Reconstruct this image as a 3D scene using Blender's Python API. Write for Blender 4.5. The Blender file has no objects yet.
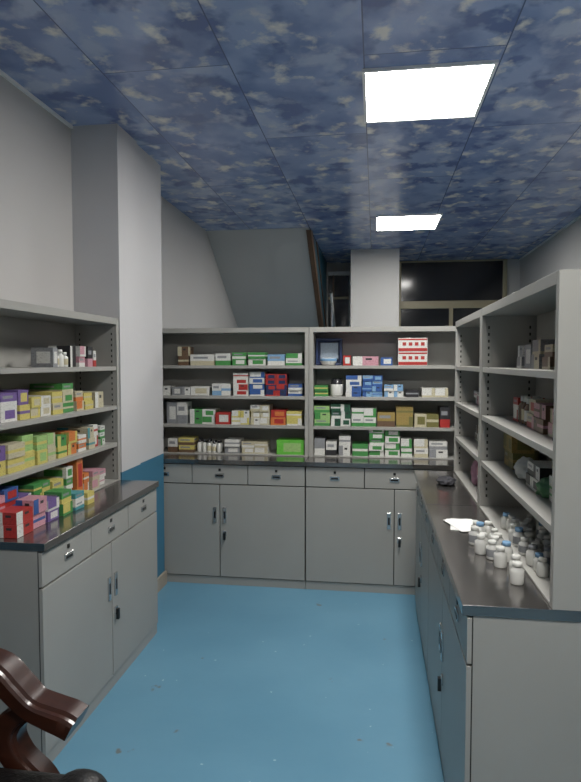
import bpy, bmesh, math, random
from mathutils import Matrix, Vector, noise
scene = bpy.context.scene
scene.view_settings.view_transform = 'Standard'
scene.view_settings.look = 'None'
scene.view_settings.exposure = 0.22

def lin(c):
    return tuple(((x/255.0)/12.92 if x/255.0 <= 0.04045 else ((x/255.0+0.055)/1.055)**2.4) for x in c)

# ------------------------------------------------------------ materials
def new_mat(name):
    m = bpy.data.materials.new(name); m.use_nodes = True
    nt = m.node_tree; b = nt.nodes['Principled BSDF']
    return m, nt, b

def pmat(name, col, rough=0.5, metal=0.0, var=0.06, scale=6.0, bump=0.0, bscale=60.0, coat=0.0):
    m, nt, b = new_mat(name)
    N = nt.nodes; L = nt.links
    tc = N.new('ShaderNodeTexCoord')
    nz = N.new('ShaderNodeTexNoise'); nz.inputs['Scale'].default_value = scale; nz.inputs['Detail'].default_value = 4
    L.new(tc.outputs['Object'], nz.inputs['Vector'])
    mx = N.new('ShaderNodeMix'); mx.data_type = 'RGBA'
    c = lin(col)
    mx.inputs[6].default_value = (*[max(0, x*(1-var)) for x in c], 1)
    mx.inputs[7].default_value = (*[min(1, x*(1+var)) for x in c], 1)
    L.new(nz.outputs['Fac'], mx.inputs[0]); L.new(mx.outputs[2], b.inputs['Base Color'])
    b.inputs['Roughness'].default_value = rough; b.inputs['Metallic'].default_value = metal
    b.inputs['Coat Weight'].default_value = coat
    if bump > 0:
        n2 = N.new('ShaderNodeTexNoise'); n2.inputs['Scale'].default_value = bscale
        L.new(tc.outputs['Object'], n2.inputs['Vector'])
        bp = N.new('ShaderNodeBump'); bp.inputs['Strength'].default_value = bump; bp.inputs['Distance'].default_value = 0.01
        L.new(n2.outputs['Fac'], bp.inputs['Height']); L.new(bp.outputs['Normal'], b.inputs['Normal'])
    return m

def wall_mat(name, up, low, zsplit):
    m, nt, b = new_mat(name); N = nt.nodes; L = nt.links
    g = N.new('ShaderNodeNewGeometry'); s = N.new('ShaderNodeSeparateXYZ'); L.new(g.outputs['Position'], s.inputs[0])
    lt = N.new('ShaderNodeMath'); lt.operation = 'LESS_THAN'; lt.inputs[1].default_value = zsplit
    L.new(s.outputs['Z'], lt.inputs[0])
    nz = N.new('ShaderNodeTexNoise'); nz.inputs['Scale'].default_value = 1.5; nz.inputs['Detail'].default_value = 6
    L.new(g.outputs['Position'], nz.inputs['Vector'])
    mu = N.new('ShaderNodeMix'); mu.data_type = 'RGBA'
    cu = lin(up)
    mu.inputs[6].default_value = (*[x*0.92 for x in cu], 1); mu.inputs[7].default_value = (*[x*1.05 for x in cu], 1)
    L.new(nz.outputs['Fac'], mu.inputs[0])
    mx = N.new('ShaderNodeMix'); mx.data_type = 'RGBA'
    L.new(lt.outputs[0], mx.inputs[0]); L.new(mu.outputs[2], mx.inputs[6]); mx.inputs[7].default_value = (*lin(low), 1)
    L.new(mx.outputs[2], b.inputs['Base Color']); b.inputs['Roughness'].default_value = 0.6
    n2 = N.new('ShaderNodeTexNoise'); n2.inputs['Scale'].default_value = 40
    L.new(g.outputs['Position'], n2.inputs['Vector'])
    bp = N.new('ShaderNodeBump'); bp.inputs['Strength'].default_value = 0.1; bp.inputs['Distance'].default_value = 0.005
    L.new(n2.outputs['Fac'], bp.inputs['Height']); L.new(bp.outputs['Normal'], b.inputs['Normal'])
    return m

def ceiling_mat():
    m, nt, b = new_mat('cloud_print_panel'); N = nt.nodes; L = nt.links
    g = N.new('ShaderNodeNewGeometry'); s = N.new('ShaderNodeSeparateXYZ'); L.new(g.outputs['Position'], s.inputs[0])
    def math_(op, a, bb):
        n = N.new('ShaderNodeMath'); n.operation = op
        for i, v in enumerate((a, bb)):
            if isinstance(v, (int, float)): n.inputs[i].default_value = v
            else: L.new(v, n.inputs[i])
        return n.outputs[0]
    cx = math_('ADD', s.outputs['Y'], 10.0-2.8+0.0); cy = math_('ADD', s.outputs['X'], 12.06)
    cb = N.new('ShaderNodeCombineXYZ'); L.new(cx, cb.inputs[0]); L.new(cy, cb.inputs[1])
    br = N.new('ShaderNodeTexBrick')
    br.inputs['Scale'].default_value = 1.0; br.inputs['Brick Width'].default_value = 1.8; br.inputs['Row Height'].default_value = 0.6
    br.inputs['Mortar Size'].default_value = 0.003; br.inputs['Mortar Smooth'].default_value = 0.0
    br.inputs['Color1'].default_value = (0, 0, 0, 1); br.inputs['Color2'].default_value = (1, 1, 1, 1); br.inputs['Mortar'].default_value = (0.5, 0.5, 0.5, 1)
    L.new(cb.outputs[0], br.inputs['Vector'])
    sc = N.new('ShaderNodeVectorMath'); sc.operation = 'SCALE'; sc.inputs['Scale'].default_value = 9.0
    L.new(br.outputs['Color'], sc.inputs[0])
    ad = N.new('ShaderNodeVectorMath'); ad.operation = 'ADD'; L.new(sc.outputs[0], ad.inputs[0]); L.new(cb.outputs[0], ad.inputs[1])
    def nz(scale, detail, dist, off, rough=.5):
        o = N.new('ShaderNodeVectorMath'); o.operation = 'ADD'; o.inputs[1].default_value = (off, off*0.7, 0)
        L.new(ad.outputs[0], o.inputs[0])
        n = N.new('ShaderNodeTexNoise'); n.inputs['Scale'].default_value = scale; n.inputs['Detail'].default_value = detail
        n.inputs['Distortion'].default_value = dist; n.inputs['Roughness'].default_value = rough
        L.new(o.outputs[0], n.inputs['Vector']); return n.outputs['Fac']
    def ramp(src, a, bb):
        r = N.new('ShaderNodeMapRange'); r.inputs['From Min'].default_value = a; r.inputs['From Max'].default_value = bb
        L.new(src, r.inputs['Value']); return r.outputs[0]
    def mix(f, a, bb):
        x = N.new('ShaderNodeMix'); x.data_type = 'RGBA'; L.new(f, x.inputs[0])
        for i, v in ((6, a), (7, bb)):
            if isinstance(v, tuple): x.inputs[i].default_value = (*v, 1)
            else: L.new(v, x.inputs[i])
        return x.outputs[2]
    c = mix(ramp(nz(3.0, 4, 0.1, 0), 0.40, 0.58), lin((112, 132, 178)), lin((150, 168, 206)))
    c = mix(ramp(nz(5.0, 4, 0.1, 31), 0.52, 0.62), c, lin((96, 114, 160)))
    c = mix(ramp(nz(5.4, 5, 0.1, 57), 0.53, 0.66), c, lin((172, 184, 212)))
    c = mix(ramp(nz(6.4, 5, 0.1, 83, .55), 0.56, 0.68), c, lin((226, 224, 220)))
    c = mix(br.outputs['Fac'], c, lin((80, 94, 126)))
    L.new(c, b.inputs['Base Color'])
    b.inputs['Roughness'].default_value = 0.22
    b.inputs['Specular IOR Level'].default_value = 0.75
    wv = N.new('ShaderNodeTexNoise'); wv.inputs['Scale'].default_value = 1.6; wv.inputs['Detail'].default_value = 2
    L.new(g.outputs['Position'], wv.inputs['Vector'])
    h = math_('SUBTRACT', wv.outputs['Fac'], br.outputs['Fac'])
    bp = N.new('ShaderNodeBump'); bp.inputs['Strength'].default_value = 0.35; bp.inputs['Distance'].default_value = 0.02
    L.new(h, bp.inputs['Height']); L.new(bp.outputs['Normal'], b.inputs['Normal'])
    return m

def floor_mat():
    m, nt, b = new_mat('blue_vinyl'); N = nt.nodes; L = nt.links
    g = N.new('ShaderNodeNewGeometry')
    def noi(scale, det):
        n = N.new('ShaderNodeTexNoise'); n.inputs['Scale'].default_value = scale; n.inputs['Detail'].default_value = det
        L.new(g.outputs['Position'], n.inputs['Vector']); return n
    def rng(src, a, bb):
        r = N.new('ShaderNodeMapRange'); r.inputs['From Min'].default_value = a; r.inputs['From Max'].default_value = bb
        L.new(src, r.inputs['Value']); return r.outputs[0]
    def mix(f, a, bb):
        x = N.new('ShaderNodeMix'); x.data_type = 'RGBA'; L.new(f, x.inputs[0])
        for i, v in ((6, a), (7, bb)):
            if isinstance(v, tuple): x.inputs[i].default_value = (*v, 1)
            else: L.new(v, x.inputs[i])
        return x.outputs[2]
    n1 = noi(1.3, 6)
    c = mix(rng(n1.outputs['Fac'], 0.3, 0.7), lin((84, 130, 154)), lin((98, 143, 166)))
    n2 = noi(6.5, 3)
    c = mix(rng(n2.outputs['Fac'], 0.70, 0.73), c, lin((98, 104, 104)))
    n3 = noi(30, 1)
    c = mix(rng(n3.outputs['Fac'], 0.775, 0.79), c, lin((150, 175, 186)))
    L.new(c, b.inputs['Base Color'])
    r = N.new('ShaderNodeMapRange'); r.inputs['To Min'].default_value = 0.28; r.inputs['To Max'].default_value = 0.48
    L.new(n1.outputs['Fac'], r.inputs['Value']); L.new(r.outputs[0], b.inputs['Roughness'])
    bp = N.new('ShaderNodeBump'); bp.inputs['Strength'].default_value = 0.1; bp.inputs['Distance'].default_value = 0.01
    L.new(noi(9, 3).outputs['Fac'], bp.inputs['Height']); L.new(bp.outputs['Normal'], b.inputs['Normal'])
    return m

def print_mat():
    m, nt, b = new_mat('printed_carton'); N = nt.nodes; L = nt.links
    at = N.new('ShaderNodeAttribute'); at.attribute_name = 'Col'
    g = N.new('ShaderNodeNewGeometry')
    mp = N.new('ShaderNodeMapping'); mp.inputs['Scale'].default_value = (1, 1, 2.2); L.new(g.outputs['Position'], mp.inputs[0])
    nz = N.new('ShaderNodeTexNoise'); nz.inputs['Scale'].default_value = 130; nz.inputs['Detail'].default_value = 1
    L.new(mp.outputs[0], nz.inputs['Vector'])
    r = N.new('ShaderNodeMapRange'); r.inputs['From Min'].default_value = 0.56; r.inputs['From Max'].default_value = 0.62
    r.inputs['To Min'].default_value = 1.0; r.inputs['To Max'].default_value = 0.72
    L.new(nz.outputs['Fac'], r.inputs['Value'])
    mx = N.new('ShaderNodeMix'); mx.data_type = 'RGBA'; mx.blend_type = 'MULTIPLY'; mx.inputs[0].default_value = 1
    L.new(at.outputs['Color'], mx.inputs[6]); L.new(r.outputs[0], mx.inputs[7]); L.new(mx.outputs[2], b.inputs['Base Color'])
    b.inputs['Roughness'].default_value = 0.4
    return m

def plain_col_mat():
    m, nt, b = new_mat('bottle_plastic'); N = nt.nodes; L = nt.links
    at = N.new('ShaderNodeAttribute'); at.attribute_name = 'Col'
    L.new(at.outputs['Color'], b.inputs['Base Color']); b.inputs['Roughness'].default_value = 0.25
    return m

def emis(name, col, strength):
    m, nt, b = new_mat(name)
    b.inputs['Base Color'].default_value = (1, 1, 1, 1)
    b.inputs['Emission Color'].default_value = (*col, 1); b.inputs['Emission Strength'].default_value = strength
    return m

M_WALL = wall_mat('wall_paint', (180, 178, 176), (54, 108, 134), 0.92)
M_WALLP = wall_mat('wall_paint_plain', (182, 181, 179), (184, 182, 178), -1)
M_COL = wall_mat('column_paint', (190, 189, 190), (54, 108, 134), 0.92)
M_CEIL = ceiling_mat(); M_FLOOR = floor_mat(); M_PRINT = print_mat(); M_BOT = plain_col_mat()
M_CAB = pmat('grey_powder_coated_steel', (148, 147, 142), 0.42, 0.0, 0.05, 4, 0.03, 300)
M_TOP = pmat('steel_worktop', (140, 137, 135), 0.17, 0.9, 0.12, 10, 0.05, 14)
M_GAP = pmat('painted_gap_shade', (35, 35, 34), 0.8)  # near-black colour standing in for shade inside gaps and slots
M_CHR = pmat('chrome', (200, 200, 200), 0.25, 0.9)
M_BLK = pmat('black_plastic', (22, 22, 22), 0.35)
M_WHT = pmat('white_frame', (225, 225, 225), 0.4)
M_LAMP = emis('led_panel', (1.0, 0.975, 0.93), 50.0)
M_LAMP2 = emis('led_panel_dim', (1.0, 0.975, 0.93), 36.0)  # weaker output, so the far wall and pier are lit less
M_GLASS = pmat('dark_window_glass', (26, 28, 32), 0.12, 0.0, 0.1, 2)
M_ALU = pmat('cream_aluminium', (150, 142, 116), 0.4, 0.1)
M_WOODTRIM = pmat('brown_trim', (92, 66, 44), 0.45, 0, 0.25, 20)
M_TEAL = pmat('teal_paint', (38, 92, 112), 0.5)
M_BASE = pmat('baseboard_tile', (150, 140, 125), 0.4, 0, 0.2, 15)
M_LEATHER = pmat('black_leather', (17, 16, 16), 0.42, 0, 0.2, 30, 0.35, 90)
M_PAPER = pmat('paper', (205, 205, 202), 0.8)

def mahogany():
    m, nt, b = new_mat('mahogany'); N = nt.nodes; L = nt.links
    tc = N.new('ShaderNodeTexCoord'); mp = N.new('ShaderNodeMapping'); mp.inputs['Scale'].default_value = (3, 25, 25)
    L.new(tc.outputs['Object'], mp.inputs[0])
    nz = N.new('ShaderNodeTexNoise'); nz.inputs['Scale'].default_value = 2; nz.inputs['Detail'].default_value = 5
    L.new(mp.outputs[0], nz.inputs['Vector'])
    mx = N.new('ShaderNodeMix'); mx.data_type = 'RGBA'
    mx.inputs[6].default_value = (*lin((28, 14, 9)), 1); mx.inputs[7].default_value = (*lin((64, 32, 20)), 1)
    L.new(nz.outputs['Fac'], mx.inputs[0]); L.new(mx.outputs[2], b.inputs['Base Color'])
    b.inputs['Roughness'].default_value = 0.32; b.inputs['Coat Weight'].default_value = 0.2
    return m
M_MAHO = mahogany()

# ------------------------------------------------------------ mesh builder
class MB:
    def __init__(s): s.v = []; s.f = []; s.m = []; s.c = []; s.mats = []; s.sm = []
    def mi(s, mat):
        if mat not in s.mats: s.mats.append(mat)
        return s.mats.index(mat)
    def quad(s, pts, mat, col=(1, 1, 1), smooth=False):
        n = len(s.v); s.v += [tuple(p) for p in pts]; s.f.append(tuple(range(n, n+len(pts))))
        s.m.append(s.mi(mat)); s.c.append(col); s.sm.append(smooth)
    def box(s, x0, x1, y0, y1, z0, z1, mat, col=(1, 1, 1)):
        n = len(s.v)
        s.v += [(x0,y0,z0),(x1,y0,z0),(x1,y1,z0),(x0,y1,z0),(x0,y0,z1),(x1,y0,z1),(x1,y1,z1),(x0,y1,z1)]
        for f in ((3,2,1,0),(4,5,6,7),(0,1,5,4),(1,2,6,5),(2,3,7,6),(3,0,4,7)):
            s.f.append(tuple(n+i for i in f)); s.m.append(s.mi(mat)); s.c.append(col); s.sm.append(False)
    def lathe(s, cx, cy, z0, prof, mat, seg=12):
        n = len(s.v)
        for r, z, c in prof:
            for k in range(seg):
                a = 2*math.pi*k/seg; s.v.append((cx+r*math.cos(a), cy+r*math.sin(a), z0+z))
        for i in range(len(prof)-1):
            for k in range(seg):
                a = n+i*seg+k; b2 = n+i*seg+(k+1) % seg
                s.f.append((a, b2, b2+seg, a+seg)); s.m.append(s.mi(mat)); s.c.append(prof[i+1][2]); s.sm.append(True)
        t = n+(len(prof)-1)*seg
        s.f.append(tuple(t+k for k in range(seg))); s.m.append(s.mi(mat)); s.c.append(prof[-1][2]); s.sm.append(False)
        s.f.append(tuple(n+seg-1-k for k in range(seg))); s.m.append(s.mi(mat)); s.c.append(prof[0][2]); s.sm.append(False)
    def build(s, name, M=None, bevel=0.0, parent=None, seg=2):
        me = bpy.data.meshes.new(name); me.from_pydata(s.v, [], s.f)
        for m in s.mats: me.materials.append(m)
        for p, mi, sm in zip(me.polygons, s.m, s.sm): p.material_index = mi; p.use_smooth = sm
        ca = me.color_attributes.new('Col', 'FLOAT_COLOR', 'CORNER')
        for p, c in zip(me.polygons, s.c):
            for li in p.loop_indices: ca.data[li].color = (*c[:3], 1)
        me.update()
        o = bpy.data.objects.new(name, me); scene.collection.objects.link(o)
        if M is not None: o.matrix_world = M
        if bevel:
            b = o.modifiers.new('bevel', 'BEVEL'); b.width = bevel; b.segments = seg; b.limit_method = 'ANGLE'
        if parent: o.parent = parent
        return o

# ------------------------------------------------------------ room shell
XL, XR, YF, YB, ZC = -1.72, 1.85, -1.6, 8.2, 2.89
def simple(name, x0, x1, y0, y1, z0, z1, mat, bevel=0):
    b = MB(); b.box(x0, x1, y0, y1, z0, z1, mat); return b.build(name, bevel=bevel)
simple('floor', XL-.1, XR+.1, YF-.1, YB+.1, -.1, 0, M_FLOOR)
simple('ceiling', XL-.1, XR+.1, YF-.1, YB+.1, ZC, ZC+.1, M_CEIL)
simple('wall_left', XL-.1, XL, YF-.1, YB+.1, 0, ZC, M_WALL)
simple('wall_right', XR, XR+.1, YF-.1, YB+.1, 0, ZC, M_WALLP)
simple('wall_front', XL, XR, YF-.1, YF, 0, ZC, M_WALLP)
simple('wall_back', XL, XR, YB, YB+.1, 0, ZC, M_WALLP)
simple('wall_column', XL, -1.444, 3.262, 3.54, 0, ZC, M_COL)
simple('wall_pipe_chase', XL, -1.458, 3.54, 3.988, 0, ZC, M_COL)
simple('wall_pier', -.30, .27, 7.25, YB, 0, ZC, M_WALLP)
simple('baseboard_column', -1.458, -1.442, 3.54, 3.988, 0, 0.09, M_BASE)
simple('trim_ceiling_left', XL, XL+.015, YF, 3.26, ZC-.015, ZC, M_WHT)
simple('trim_ceiling_right', XR-.015, XR, YF, YB, ZC-.015, ZC, M_WHT)
simple('baseboard_right', XR-.012, XR, YF, YB, 0, .09, M_BASE)

def window(name, x0, x1, z0, z1, y, trans, mull):
    b = MB(); t = .05
    b.box(x0, x1, y-.02, y-.002, z0, z1, M_GLASS)
    for (a, c, d, e) in ((x0, x0+t, z0, z1), (x1-t, x1, z0, z1), (x0, x1, z0, z0+t), (x0, x1, z1-.015, z1)):
        b.box(a, c, y-.06, y-.001, d, e, M_ALU)
    for z in trans: b.box(x0+t, x1-t, y-.055, y-.001, z-.05, z+.05, M_ALU)
    for (x, za, zb) in mull: b.box(x-.025, x+.025, y-.05, y-.001, za, zb, M_ALU)
    return b.build(name, bevel=.003)
window('window_1', .28, 1.68, .9, 2.885, YB, [2.31], [(.98, .95, 2.28)])
b = MB()
b.box(-.64, -.31, YB-.03, YB-.002, 0, 2.75, M_GLASS)
b.box(-.36, -.302, YB-.07, YB-.001, 0, 2.75, M_WHT); b.box(-.64, -.31, YB-.06, YB-.001, 2.4, 2.43, M_ALU)
b.box(-.64, -.31, YB-.06, YB-.001, 2.72, 2.77, M_WHT); b.box(-.58, -.56, YB-.06, YB-.001, 0, 2.72, M_WOODTRIM)
b.build('door_1', bevel=.002)

def staircase():
    b = MB(); x0, x1 = XL+.002, -.665
    y0, y1 = 6.0, 8.19; z0 = ZC-.002; z1 = ZC-(y1-y0)*.64
    A = (y0, z0); B = (y1, z1); C = (y1, z0)
    b.quad([(x0, A[0], A[1]), (x1, A[0], A[1]), (x1, B[0], B[1]), (x0, B[0], B[1])], M_WALLP)
    b.quad([(x1, A[0], A[1]), (x1, C[0], C[1]), (x1, B[0], B[1])], M_TEAL)
    b.quad([(x0, A[0], A[1]), (x0, B[0], B[1]), (x0, C[0], C[1])], M_WALLP)
    b.quad([(x0, B[0], B[1]), (x1, B[0], B[1]), (x1, C[0], C[1]), (x0, C[0], C[1])], M_WALLP)
    b.quad([(x0, A[0], A[1]), (x0, C[0], C[1]), (x1, C[0], C[1]), (x1, A[0], A[1])], M_WALLP)
    for (dz0, dz1, xo, mat) in ((-.02, .10, .02, M_WOODTRIM), (.45, .50, .012, M_WOODTRIM)):
        p = []
        for x in (x1-.03, x1+xo):
            p += [(x, y0, z0+min(0, dz0)-.001), (x, y1, z1+dz0), (x, y1, z1+dz1), (x, y0+dz1/.64, z0)] if dz0 < 0 else [(x, y0+dz0/.64, z0), (x, y1, z1+dz0), (x, y1, z1+dz1), (x, y0+dz1/.64, z0)]
        b.quad([p[4], p[5], p[6], p[7]], mat); b.quad([p[3], p[2], p[1], p[0]], mat)
        for i in range(4):
            j = (i+1) % 4; b.quad([p[i], p[j], p[4+j], p[4+i]], mat)
    b.build('staircase')
staircase()

b = MB()
for y in (6.9, 7.4, 7.9):
    b.lathe(-.5, y, 0, [(.012, 0, (1,1,1)), (.012, 2.23-.64*(y-6.9), (1,1,1))], M_CHR, 10)
n = len(b.v)
for (y, z) in ((6.75, 2.335), (8.05, 1.503)):
    for k in range(10):
        a = 2*math.pi*k/10; b.v.append((-.5+.018*math.cos(a), y, z+.018*math.sin(a)))
for k in range(10):
    b.f.append((n+k, n+(k+1) % 10, n+10+(k+1) % 10, n+10+k)); b.m.append(b.mi(M_CHR)); b.c.append((1,1,1)); b.sm.append(True)
b.build('stair_handrail')

# ------------------------------------------------------------ ceiling lamps
def lamp(x, y, ML_=None):
    ML_ = ML_ or M_LAMP
    b = MB(); w = .6; f = .016
    b.box(x+f, x+w-f, y+f, y+w-f, ZC-.010, ZC-.001, ML_)
    b.box(x, x+w, y, y+f, ZC-.014, ZC-.0005, M_WHT); b.box(x, x+w, y+w-f, y+w, ZC-.014, ZC-.0005, M_WHT)
    b.box(x, x+f, y+f, y+w-f, ZC-.014, ZC-.0005, M_WHT); b.box(x+w-f, x+w, y+f, y+w-f, ZC-.014, ZC-.0005, M_WHT)
    b.build('ceiling_panel_light')
lamp(-.07, 2.82); lamp(-.01, 5.60, M_LAMP2); lamp(-.05, .2)

# ------------------------------------------------------------ cabinets
def cabinet(M, W, off=.21, D=.47):
    b = MB(); G = M_CAB
    b.box(.004, W-.004, .012, D, .0, .85, G)
    b.box(0, W, .002, .012, 0, .055, G)
    b.box(.002, W-.002, .009, .0125, .055, .85, M_GAP)  # dark sheet paints the shade between drawers and doors
    e = [0, W/3, 2*W/3, W]
    for a, c in zip(e[:-1], e[1:]):
        b.box(a+.003, c-.003, -.004, .011, .712, .842, G)
        mx = (a+c)/2
        b.box(mx-.032, mx+.032, -.009, -.003, .758, .785, M_CHR); b.box(mx-.024, mx+.024, -.0105, -.008, .764, .776, M_BLK)
        b.box(mx-.008, mx+.008, -.008, -.003, .803, .819, M_BLK)
    for a, c in ((0, W/2), (W/2, W)):
        b.box(a+.003, c-.003, -.005, .011, .062, .704, G)
    for x, lock in ((W/2-.035, False), (W/2+.035, True)):
        b.box(x-.012, x+.012, -.012, -.004, .44, .55, M_CHR); b.box(x-.006, x+.006, -.0135, -.011, .47, .52, M_BLK)
        if lock:
            b.box(x-.012, x+.012, -.012, -.004, .35, .385, M_CHR); b.box(x-.008, x+.008, -.024, -.011, .325, .375, M_BLK)
    b.box(0, W, -.018, D, .85, .88, M_TOP)
    y = off
    b.box(0, .028, y, D, .88, 1.80, G); b.box(W-.028, W, y, D, .88, 1.80, G)
    b.box(.028, W-.028, D-.012, D, .88, 1.80, G); b.box(.028, W-.028, y, D-.012, 1.765, 1.80, G)
    b.box(.028, W-.028, y, D-.012, .881, .888, G)
    for z in (1.53, 1.31, 1.10):
        b.box(.029, W-.029, y+.004, D-.012, z-.022, z, G)
    for sx in (.0282, W-.0292):
        for yy in (y+.03, D-.04):
            b.box(sx-.0002, sx+.0012, yy-.012, yy+.012, .90, 1.75, G)
            for k in range(26):
                z = .93+k*.031
                b.box(sx-.0004, sx+.0016, yy-.004, yy+.004, z, z+.014, M_GAP)  # slot not cut: dark block painted as its shaded hole
    return b.build('medicine_cabinet', M, bevel=.0015, seg=1)
R90 = Matrix.Rotation(math.pi/2, 4, 'Z'); RM90 = Matrix.Rotation(-math.pi/2, 4, 'Z')
T = Matrix.Translation
MB1 = T((-1.658, 4.015, 0)); MB2 = T((-.465, 4.015, 0))
ML = T((-1.232, 2.05, 0)) @ R90
MR1 = T((.262, 3.785, 0)) @ RM90; MR2 = T((.262, 2.88, 0)) @ RM90
WL = 1.19
cabinet(MB1, WL); cabinet(MB2, WL); cabinet(ML, WL)
cabinet(MR1, .90, off=.22); cabinet(MR2, WL, off=.22)

# ------------------------------------------------------------ stock
C = {k: lin(v) for k, v in dict(w=(200, 200, 195), g=(66, 132, 70), lg=(142, 176, 112), dg=(34, 76, 56), y=(188, 176, 100), o=(190, 112, 60),
     r=(158, 46, 42), b=(50, 84, 142), lb=(115, 152, 185), db=(30, 42, 80), p=(182, 135, 146), v=(105, 84, 138), k=(42, 42, 45),
     br=(100, 78, 60), ol=(108, 104, 60), be=(178, 171, 145), t=(66, 135, 142), gr=(130, 132, 135), go=(146, 126, 72)).items()}
def carton(b, x0, x1, y0, y1, z0, z1, base, acc, rng, style=None):
    style = rng.randrange(5) if style is None else style; NX, NZ = 8, 5
    def cell(i, j):
        if style == 0: return acc if j <= 1 else (C['gr'] if (j == 3 and 1 <= i <= 5) else base)
        if style == 1: return acc if i <= 2 else (C['k'] if (j == 3 and i in (4, 5)) else base)
        if style == 2: return acc if j == 2 else base
        if style == 3: return acc if (i >= 6 or j == 0) else base
        return base if (2 <= i <= 6 and 1 <= j <= 3) else acc
    def face(p00, p10, p11, p01, nx, nz, front=True):
        for i in range(nx):
            for j in range(nz):
                def P(a, c):
                    u = a/nx; v = c/nz
                    return tuple((1-u)*(1-v)*p00[k]+u*(1-v)*p10[k]+u*v*p11[k]+(1-u)*v*p01[k] for k in range(3))
                b.quad([P(i, j), P(i+1, j), P(i+1, j+1), P(i, j+1)], M_PRINT, cell(i, j) if front else cell(3+i % 2, j))
    face((x0,y0,z0), (x1,y0,z0), (x1,y0,z1), (x0,y0,z1), NX, NZ)
    face((x1,y0,z0), (x1,y1,z0), (x1,y1,z1), (x1,y0,z1), NX, NZ)
    face((x0,y1,z0), (x0,y0,z0), (x0,y0,z1), (x0,y1,z1), NX, NZ)
    b.quad([(x0,y0,z1), (x1,y0,z1), (x1,y1,z1), (x0,y1,z1)], M_PRINT, base if style != 4 else acc)
    b.quad([(x0,y1,z0), (x1,y1,z0), (x1,y0,z0), (x0,y0,z0)], M_PRINT, base)
    b.quad([(x1,y1,z0), (x0,y1,z0), (x0,y1,z1), (x1,y1,z1)], M_PRINT, base)

def bottle(b, x, y, z, r, h, body, cap, lab=None):
    lab = lab or body
    b.lathe(x, y, z, [(r*.9, 0, body), (r, h*.04, body), (r, h*.15, body), (r*1.01, h*.16, lab), (r*1.01, h*.55, lab), (r, h*.56, body),
            (r, h*.66, body), (r*.55, h*.76, body), (r*.55, h*.80, body), (r*.68, h*.801, cap), (r*.66, h, cap)], M_BOT, 14)

U = .00700
def row(M, z, items, seed, yb=.235, name='medicine_boxes', u=U, hu=U, depth=.15, x0=0.0):
    """items: (start, end, height, base, accent[, stack count or 'B' for bottles]) in 7-mm shelf units"""
    rng = random.Random(seed); b = MB()
    for it in items:
        a, c, h, cb, ca = it[:5]; kind = it[5] if len(it) > 5 else 1
        a = x0+a*u; c = x0+c*u; h = h*hu; y = yb+rng.uniform(0, .02)
        if kind == 'B':
            n = max(1, int((c-a)/.036)); st = (c-a)/n
            for k in range(n):
                for q in range(2):
                    bottle(b, a+st*(k+.5), y+.025+q*.045, z+.0005, st*.44, h*rng.uniform(.85, 1.05), C[cb], C[ca], C[rng.choice(['w', cb, 'be'])])
        else:
            for k in range(kind):
                dz = h/kind; jx = rng.uniform(-.003, .003) if k else 0; jy = rng.uniform(-.006, .006)
                base, acc = (C[cb], C[ca]) if (k % 2 == 0 or rng.random() < .6) else (C[ca], C[cb])
                n = max(1, round((c-a)/.085)) if kind > 1 or rng.random() < .7 else 1
                st = (c-a)/n
                for q in range(n):
                    carton(b, a+st*q+.001+jx, a+st*(q+1)-.001+jx, y+jy, y+jy+depth*rng.uniform(.75, 1.1), z+.0005+k*dz, z+.0003+(k+1)*dz, base, acc, rng)
    b.build(name, M)
S1, S2, S3, S4 = 1.53, 1.31, 1.10, .888
K1 = dict(u=.0074, hu=.0072, x0=.124); K2 = dict(u=.00694, hu=.0071, x0=0)
row(MB1, S1, [(13,24,19,'br','be',2),(26,50,11,'w','be',1),(51,66,12,'w','g'),(68,82,13,'w','g',2),(84,101,13,'g','w',2),(103,120,11,'lb','w'),(121,137,12,'w','g',2)], 1, **K1)
row(MB1, S2, [(-8,4,9,'w','gr'),(6,25,8,'w','gr'),(25,44,9,'be','w'),(47,66,12,'w','lb'),(69,84,23,'r','w',4),(85,100,24,'b','w',4),(101,122,22,'db','r',4),(123,137,12,'w','b',2)], 2, **K1)
row(MB1, S3, [(1,22,22,'w','gr',1),(24,50,15,'g','w',2),(51,66,12,'w','r'),(67,85,14,'w','y',2),(86,105,20,'w','be',3),(106,121,15,'r','o',2),(122,137,14,'y','w',2)], 3, **K1)
row(MB1, S4, [(2,12,14,'w','br'),(13,29,15,'y','br',2),(31,56,13,'w','k','B'),(60,75,14,'w','gr',2),(77,103,12,'w','be',2)], 4, **K1)
row(MB2, S1, [(34,42,10,'w','r'),(44,70,9,'p','w'),(72,84,8,'w','b')], 5, **K2)
row(MB2, S2, [(5,19,11,'g','y',2),(37,53,21,'b','w',4),(54,74,21,'lb','b',4),(76,95,12,'w','lb',2),(97,110,7,'k','gr'),(113,139,9,'w','be')], 6, **K2)
row(MB2, S3, [(5,21,20,'lg','g',3),(22,42,22,'dg','w',3),(43,68,18,'w','g',2),(69,87,14,'go','br'),(88,105,20,'go','ol',2),(106,130,13,'ol','be'),(131,141,20,'k','r')], 7, **K2)
row(MB2, S4, [(5,16,17,'gr','w'),(17,28,14,'w','k'),(30,42,20,'w','gr',2),(44,60,12,'g','w'),(61,76,29,'g','w',5),(77,92,27,'g','w',4),(93,104,18,'w','g',2),(106,120,18,'w','be',2),(121,139,16,'w','gr',2)], 8, **K2)
b = MB(); carton(b, .955, 1.155, .235, .38, S4+.0005, S4+.105, C['lg'], lin((95, 175, 62)), random.Random(1), 4); b.build('green_carton', MB1)
b = MB()
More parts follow.
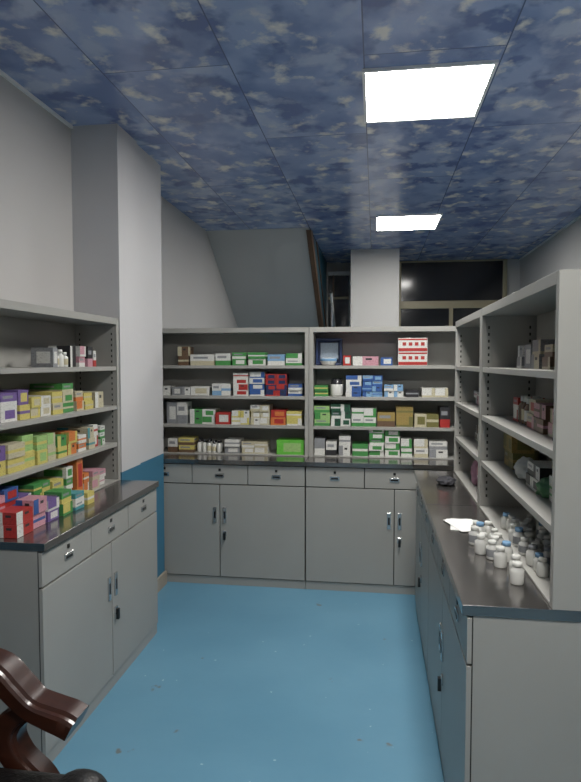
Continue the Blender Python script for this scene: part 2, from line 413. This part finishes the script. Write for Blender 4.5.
for k in range(2):
    b.box(.62, .82, .24, .40, S1+.0005+k*.096, S1+.0955+k*.096, M_PRINT, C['w'])
    z = S1+k*.096
    b.box(.622, .818, .2385, .2402, z+.004, z+.026, M_PRINT, C['r']); b.box(.622, .818, .2385, .2402, z+.080, z+.091, M_PRINT, C['r'])
    for q in range(4): b.box(.650+q*.042, .675+q*.042, .2385, .2402, z+.042, z+.066, M_PRINT, C['r'])
b.build('red_white_carton', MB2, bevel=.0008)
b = MB()
tr = lin((40, 55, 92))
b.box(.035, .225, .39, .40, S1+.001, S1+.195, M_PRINT, tr)
b.box(.035, .225, .33, .39, S1+.001, S1+.016, M_PRINT, tr); b.box(.035, .225, .33, .39, S1+.180, S1+.195, M_PRINT, tr)
b.box(.035, .050, .33, .39, S1+.016, S1+.180, M_PRINT, tr); b.box(.210, .225, .33, .39, S1+.016, S1+.180, M_PRINT, tr)
b.box(.065, .195, .375, .392, S1+.045, S1+.165, M_PRINT, lin((170, 185, 200)))
b.lathe(.13, .30, S1+.001, [(.045, 0, C['w']), (.06, .03, C['w']), (.062, .05, C['lb']), (.03, .055, C['w'])], M_BOT, 20)
b.build('blue_storage_tray', MB2, bevel=.004, seg=2)
b = MB()
b.lathe(.19, .30, S2+.0005, [(.04, 0, C['k']), (.045, .01, C['w']), (.045, .085, C['w']), (.038, .095, C['k']), (.038, .125, C['k'])], M_BOT, 20)
b.build('pill_jar', MB2)

# left cabinet
row(ML, S1, [(78,84,13,'w','gr'),(86,104,12,'w','w','B'),(105,113,15,'k','w'),(115,124,15,'p','w',2),(126,134,15,'k','p'),(136,141,12,'w','r')], 11, depth=.12)
row(ML, S2, [(2,20,14,'w','v',2),(22,38,17,'v','w',2),(39,50,18,'y','v',2),(51,62,13,'be','y',2),(64,76,13,'be','w',2),(77,90,15,'be','y',2),(91,106,20,'g','be',3),(108,119,14,'o','be',2),(121,134,12,'y','be',2),(136,150,12,'be','w')], 12, depth=.16)
row(ML, S3, [(6,24,17,'y','v',2),(25,42,17,'y','be',2),(43,55,20,'y','lg',2),(56,68,18,'lg','y',2),(70,80,18,'be','lg',2),(82,94,15,'y','g',2),(96,108,16,'o','y',2),(110,122,12,'o','w',2),(124,134,16,'be','t',2),(136,144,17,'w','r',2),(146,154,15,'w','g',3)], 13, depth=.17)
row(ML, S4, [(4,18,20,'r','p',2),(19,33,22,'r','b',3),(34,47,15,'v','w',2),(49,68,19,'g','y',3),(70,84,17,'y','lg',2),(88,97,23,'g','w',3),(104,113,28,'r','o',1),(114,122,14,'o','w',2),(124,136,14,'p','be',2),(138,150,12,'w','p',2)], 14, depth=.17, yb=.22)
row(ML, .8805, [(6,22,14,'r','w',2),(23,37,17,'p','b',2),(39,52,13,'w','v',2),(54,66,15,'y','g',2),(68,80,11,'w','t',2),(84,94,8,'y','w',1)], 15, depth=.09, yb=.105)
# right cabinets (x runs towards the camera)
KR = dict(x0=.205, depth=.12)
row(MR2, S1, [(12,24,13,'gr','w',2),(30,44,13,'w','gr',1),(46,62,15,'be','gr',2),(66,80,12,'br','be',2)], 21, yb=.31, **KR)
row(MR2, S2, [(6,18,14,'w','r',2),(20,40,15,'br','w','B'),(42,56,15,'be','r',2),(58,80,14,'br','p',2),(84,104,13,'p','be',2)], 22, yb=.30, **KR)
row(MR2, S3, [(-16,8,20,'ol','go',2),(52,76,13,'k','w',2),(88,120,12,'w','g',2)], 23, yb=.29, **KR)
row(MR1, S1, [(30,60,10,'w','gr',2),(80,110,10,'be','w',2)], 24, yb=.31, depth=.12)
row(MR1, S2, [(20,50,11,'p','w',2),(70,118,12,'w','br',2)], 25, yb=.31, depth=.12)
row(MR1, S3, [(20,55,12,'br','w',2),(66,118,12,'br','go',2)], 26, yb=.31, depth=.12)
row(MR1, S4, [(80,94,18,'r','w',2),(98,120,22,'k','go',2)], 27, yb=.26, depth=.14)

b = MB(); rng = random.Random(9); pts = []
for i in range(4000):
    x = rng.uniform(.40, 1.02); y = rng.uniform(.10, .42)
    if .185 < y < .25: continue
    if y < .19 and (x < .48 or y < .10+max(0, (x-.70))*.22): continue
    if all((x-p[0])**2+(y-p[1])**2 > .045**2 for p in pts): pts.append((x, y))
for x, y in pts:
    zt = .8805 if y < .2 else .8885
    s = rng.choice([.95, 1.05, 1.1]); bottle(b, x, y, zt, .0190*s, .060*s, C['w'], C[rng.choice(['w', 'w', 'gr', 'w', 'w', 'w', 'lb'])], C[rng.choice(['w', 'w', 'w', 'gr'])])
b.build('pill_bottles', MR2)

b = MB()
for k, a in enumerate((0.1, -.12, .3)):
    co, si = math.cos(a), math.sin(a); cx, cy = .345+.01*k, .105
    P = [(cx+co*dx-si*dy, cy+si*dx+co*dy) for dx, dy in ((-.09, -.055), (.09, -.055), (.09, .055), (-.09, .055))]
    z = .8805+k*.002
    b.quad([(p[0], p[1], z) for p in P], M_PAPER)
    b.quad([(p[0], p[1], z+.0015) for p in P], M_PAPER)
    for i in range(4):
        j = (i+1) % 4; b.quad([(P[i][0], P[i][1], z), (P[j][0], P[j][1], z), (P[j][0], P[j][1], z+.0015), (P[i][0], P[i][1], z+.0015)], M_PAPER)
b.build('paper_sheets', MR2)

def bag(name, M, loc, size, col, seed, rough=.4):
    bm = bmesh.new(); bmesh.ops.create_icosphere(bm, subdivisions=4, radius=1)
    for v in bm.verts:
        n = v.co.normalized()
        d = 1+.25*noise.noise(n*2.2+Vector((seed, 0, 0)))+.14*noise.noise(n*5+Vector((0, seed, 0)))+.06*noise.noise(n*11)
        c = n*d; c.z = max(c.z, -.75)
        v.co = Vector((c.x*size[0], c.y*size[1], (c.z+.75)*size[2]))
    me = bpy.data.meshes.new(name); bm.to_mesh(me); bm.free()
    for p in me.polygons: p.use_smooth = True
    me.materials.append(pmat(name+'_film', col, rough, 0, .3, 30, .3, 60))
    o = bpy.data.objects.new(name, me); scene.collection.objects.link(o)
    o.matrix_world = M @ T(loc)
bag('pink_towel', MR1, (.44, .31, S4+.001), (.075, .05, .085), (165, 125, 145), 5, .8)
bag('dark_cloth', MR1, (.40, .13, .881), (.08, .05, .022), (40, 40, 45), 8, .8)
bag('white_plastic_bag', MR2, (.44, .33, S3+.001), (.06, .045, .045), (185, 188, 185), 11)
bag('green_wrapped_bundle', MR2, (.78, .33, S3+.001), (.035, .05, .04), (70, 115, 80), 14)

# ------------------------------------------------------------ executive chair
chair = bpy.data.objects.new('executive_chair', None); scene.collection.objects.link(chair)
def cushion(name, cx, cy, cz, sx, sy, sz, bev, mat=M_LEATHER, rot=None):
    b = MB(); b.box(-sx/2, sx/2, -sy/2, sy/2, -sz/2, sz/2, mat)
    o = b.build(name, parent=chair); o.location = (cx, cy, cz)
    if rot: o.rotation_euler = rot
    m = o.modifiers.new('b', 'BEVEL'); m.width = bev; m.segments = 6
    for p in o.data.polygons: p.use_smooth = True
    return o
def sweep(name, path, y, w, th, mat=M_MAHO):
    b = MB(); prof = [(-.5, -.40), (-.42, -.5), (.42, -.5), (.5, -.40), (.5, .22), (.44, .34), (.34, .36), (.28, .5), (-.28, .5), (-.34, .36), (-.44, .34), (-.5, .22)]
    pts = []
    P = [path[0]]+path+[path[-1]]
    for i in range(1, len(P)-2):
        for k in range(6):
            t = k/6
            pts.append(tuple(.5*((2*P[i][c])+(-P[i-1][c]+P[i+1][c])*t+(2*P[i-1][c]-5*P[i][c]+4*P[i+1][c]-P[i+2][c])*t*t+(-P[i-1][c]+3*P[i][c]-3*P[i+1][c]+P[i+2][c])*t**3) for c in range(3)))
    pts.append(path[-1]); n = len(prof)
    for i, (x, z, s) in enumerate(pts):
        a = pts[max(i-1, 0)]; c = pts[min(i+1, len(pts)-1)]
        tx, tz = c[0]-a[0], c[1]-a[1]; l = math.hypot(tx, tz) or 1; nx, nz = -tz/l, tx/l
        for (pw, pt) in prof: b.v.append((x+nx*pt*th*s, y+pw*w*min(1.15, s), z+nz*pt*th*s))
    for i in range(len(pts)-1):
        for k in range(n):
            a = i*n+k; c = i*n+(k+1) % n
            b.f.append((a, c, c+n, a+n)); b.m.append(b.mi(mat)); b.c.append((1,1,1)); b.sm.append(False)
    b.f.append(tuple(range(n))); b.m.append(0); b.c.append((1,1,1)); b.sm.append(False)
    L0 = (len(pts)-1)*n; b.f.append(tuple(L0+n-1-k for k in range(n))); b.m.append(0); b.c.append((1,1,1)); b.sm.append(False)
    o = b.build(name, parent=chair)
    for p in o.data.polygons: p.use_smooth = True
    if hasattr(o.data, 'set_sharp_from_angle'): o.data.set_sharp_from_angle(angle=math.radians(38))
    return o
cushion('seat', .03, 0, .45, .60, .54, .17, .065)
cushion('seat_front_roll', .30, 0, .465, .15, .56, .17, .07)
cushion('back', -.33, 0, .86, .16, .56, .78, .07, rot=(0, -.2, 0))
cushion('headrest', -.42, 0, 1.12, .15, .50, .22, .07, rot=(0, -.2, 0))
cushion('seat_pan', 0, 0, .345, .5, .48, .04, .01, M_BLK)
for i, sy in enumerate((1, -1)):
    cushion('side_panel_%d' % (i+1), -.16, sy*.285, .54, .36, .05, .34, .024)
    sweep('arm_rail_%d' % (i+1), [(-.36, .73, .9), (-.2, .765, 1), (-.06, .768, 1.15), (.03, .752, 1.25), (.085, .705, 1.2), (.13, .665, 1.1), (.18, .646, 1.25), (.225, .632, 1.4), (.25, .620, 1.35)], sy*.305, .085, .045)
    sweep('arm_post_%d' % (i+1), [(.13, .66, .9), (.075, .62, 1.15), (.06, .57, 1.15), (.09, .51, 1.1), (.15, .45, 1.2), (.17, .39, 1.2), (.10, .345, 1.0), (-.1, .34, 1)], sy*.305, .07, .055)
    sweep('arm_back_post_%d' % (i+1), [(-.30, .75, .9), (-.26, .62, 1), (-.22, .48, 1), (-.18, .35, 1)], sy*.305, .045, .04)
    cushion('arm_pad_%d' % (i+1), -.19, sy*.30, .79, .22, .06, .03, .013)
b = MB()
b.lathe(0, 0, .10, [(.035, 0, (1,1,1)), (.035, .12, (1,1,1)), (.022, .121, (1,1,1)), (.022, .24, (1,1,1))], M_BLK, 16)
b.build('gas_column', parent=chair)
for k in range(5):
    a = k*2*math.pi/5+.3
    b = MB()
    b.v += [(0,-.03,.09),(0,.03,.09),(0,.03,.15),(0,-.03,.15),(.30,-.02,.07),(.30,.02,.07),(.30,.02,.10),(.30,-.02,.10)]
    for f in ((0,1,2,3),(7,6,5,4),(0,4,5,1),(1,5,6,2),(2,6,7,3),(3,7,4,0)):
        b.f.append(f); b.m.append(b.mi(M_MAHO)); b.c.append((1,1,1)); b.sm.append(False)
    o = b.build('base_leg_%d' % (k+1), bevel=.008, parent=chair); o.rotation_euler = (0, 0, a)
    b = MB()
    for off in (-.018, .018):
        nn = len(b.v)
        for yy in (off-.009, off+.009):
            for q in range(14):
                t = 2*math.pi*q/14; b.v.append((.285+.03*math.cos(t), yy, .031+.03*math.sin(t)))
        for q in range(14):
            b.f.append((nn+q, nn+(q+1) % 14, nn+14+(q+1) % 14, nn+14+q)); b.m.append(b.mi(M_BLK)); b.c.append((1,1,1)); b.sm.append(True)
        b.f.append(tuple(nn+13-q for q in range(14))); b.m.append(0); b.c.append((1,1,1)); b.sm.append(False)
        b.f.append(tuple(nn+14+q for q in range(14))); b.m.append(0); b.c.append((1,1,1)); b.sm.append(False)
    b.box(.278, .292, -.008, .008, .03, .075, M_BLK)
    o = b.build('caster_%d' % (k+1), parent=chair); o.rotation_euler = (0, 0, a)
chair.location = (-1.01, 1.12, 0)

# ------------------------------------------------------------ world, camera
w = bpy.data.worlds.new('world'); scene.world = w; w.use_nodes = True
w.node_tree.nodes['Background'].inputs[0].default_value = (.02, .025, .035, 1)
cam = bpy.data.cameras.new('camera'); co = bpy.data.objects.new('camera', cam); scene.collection.objects.link(co)
cam.sensor_fit = 'HORIZONTAL'; cam.sensor_width = 36; cam.lens = 37.18; cam.clip_start = .02
co.location = (0, 0, 1.555)
co.rotation_euler = (math.radians(90-2.77), 0, math.radians(8.06))
scene.camera = co
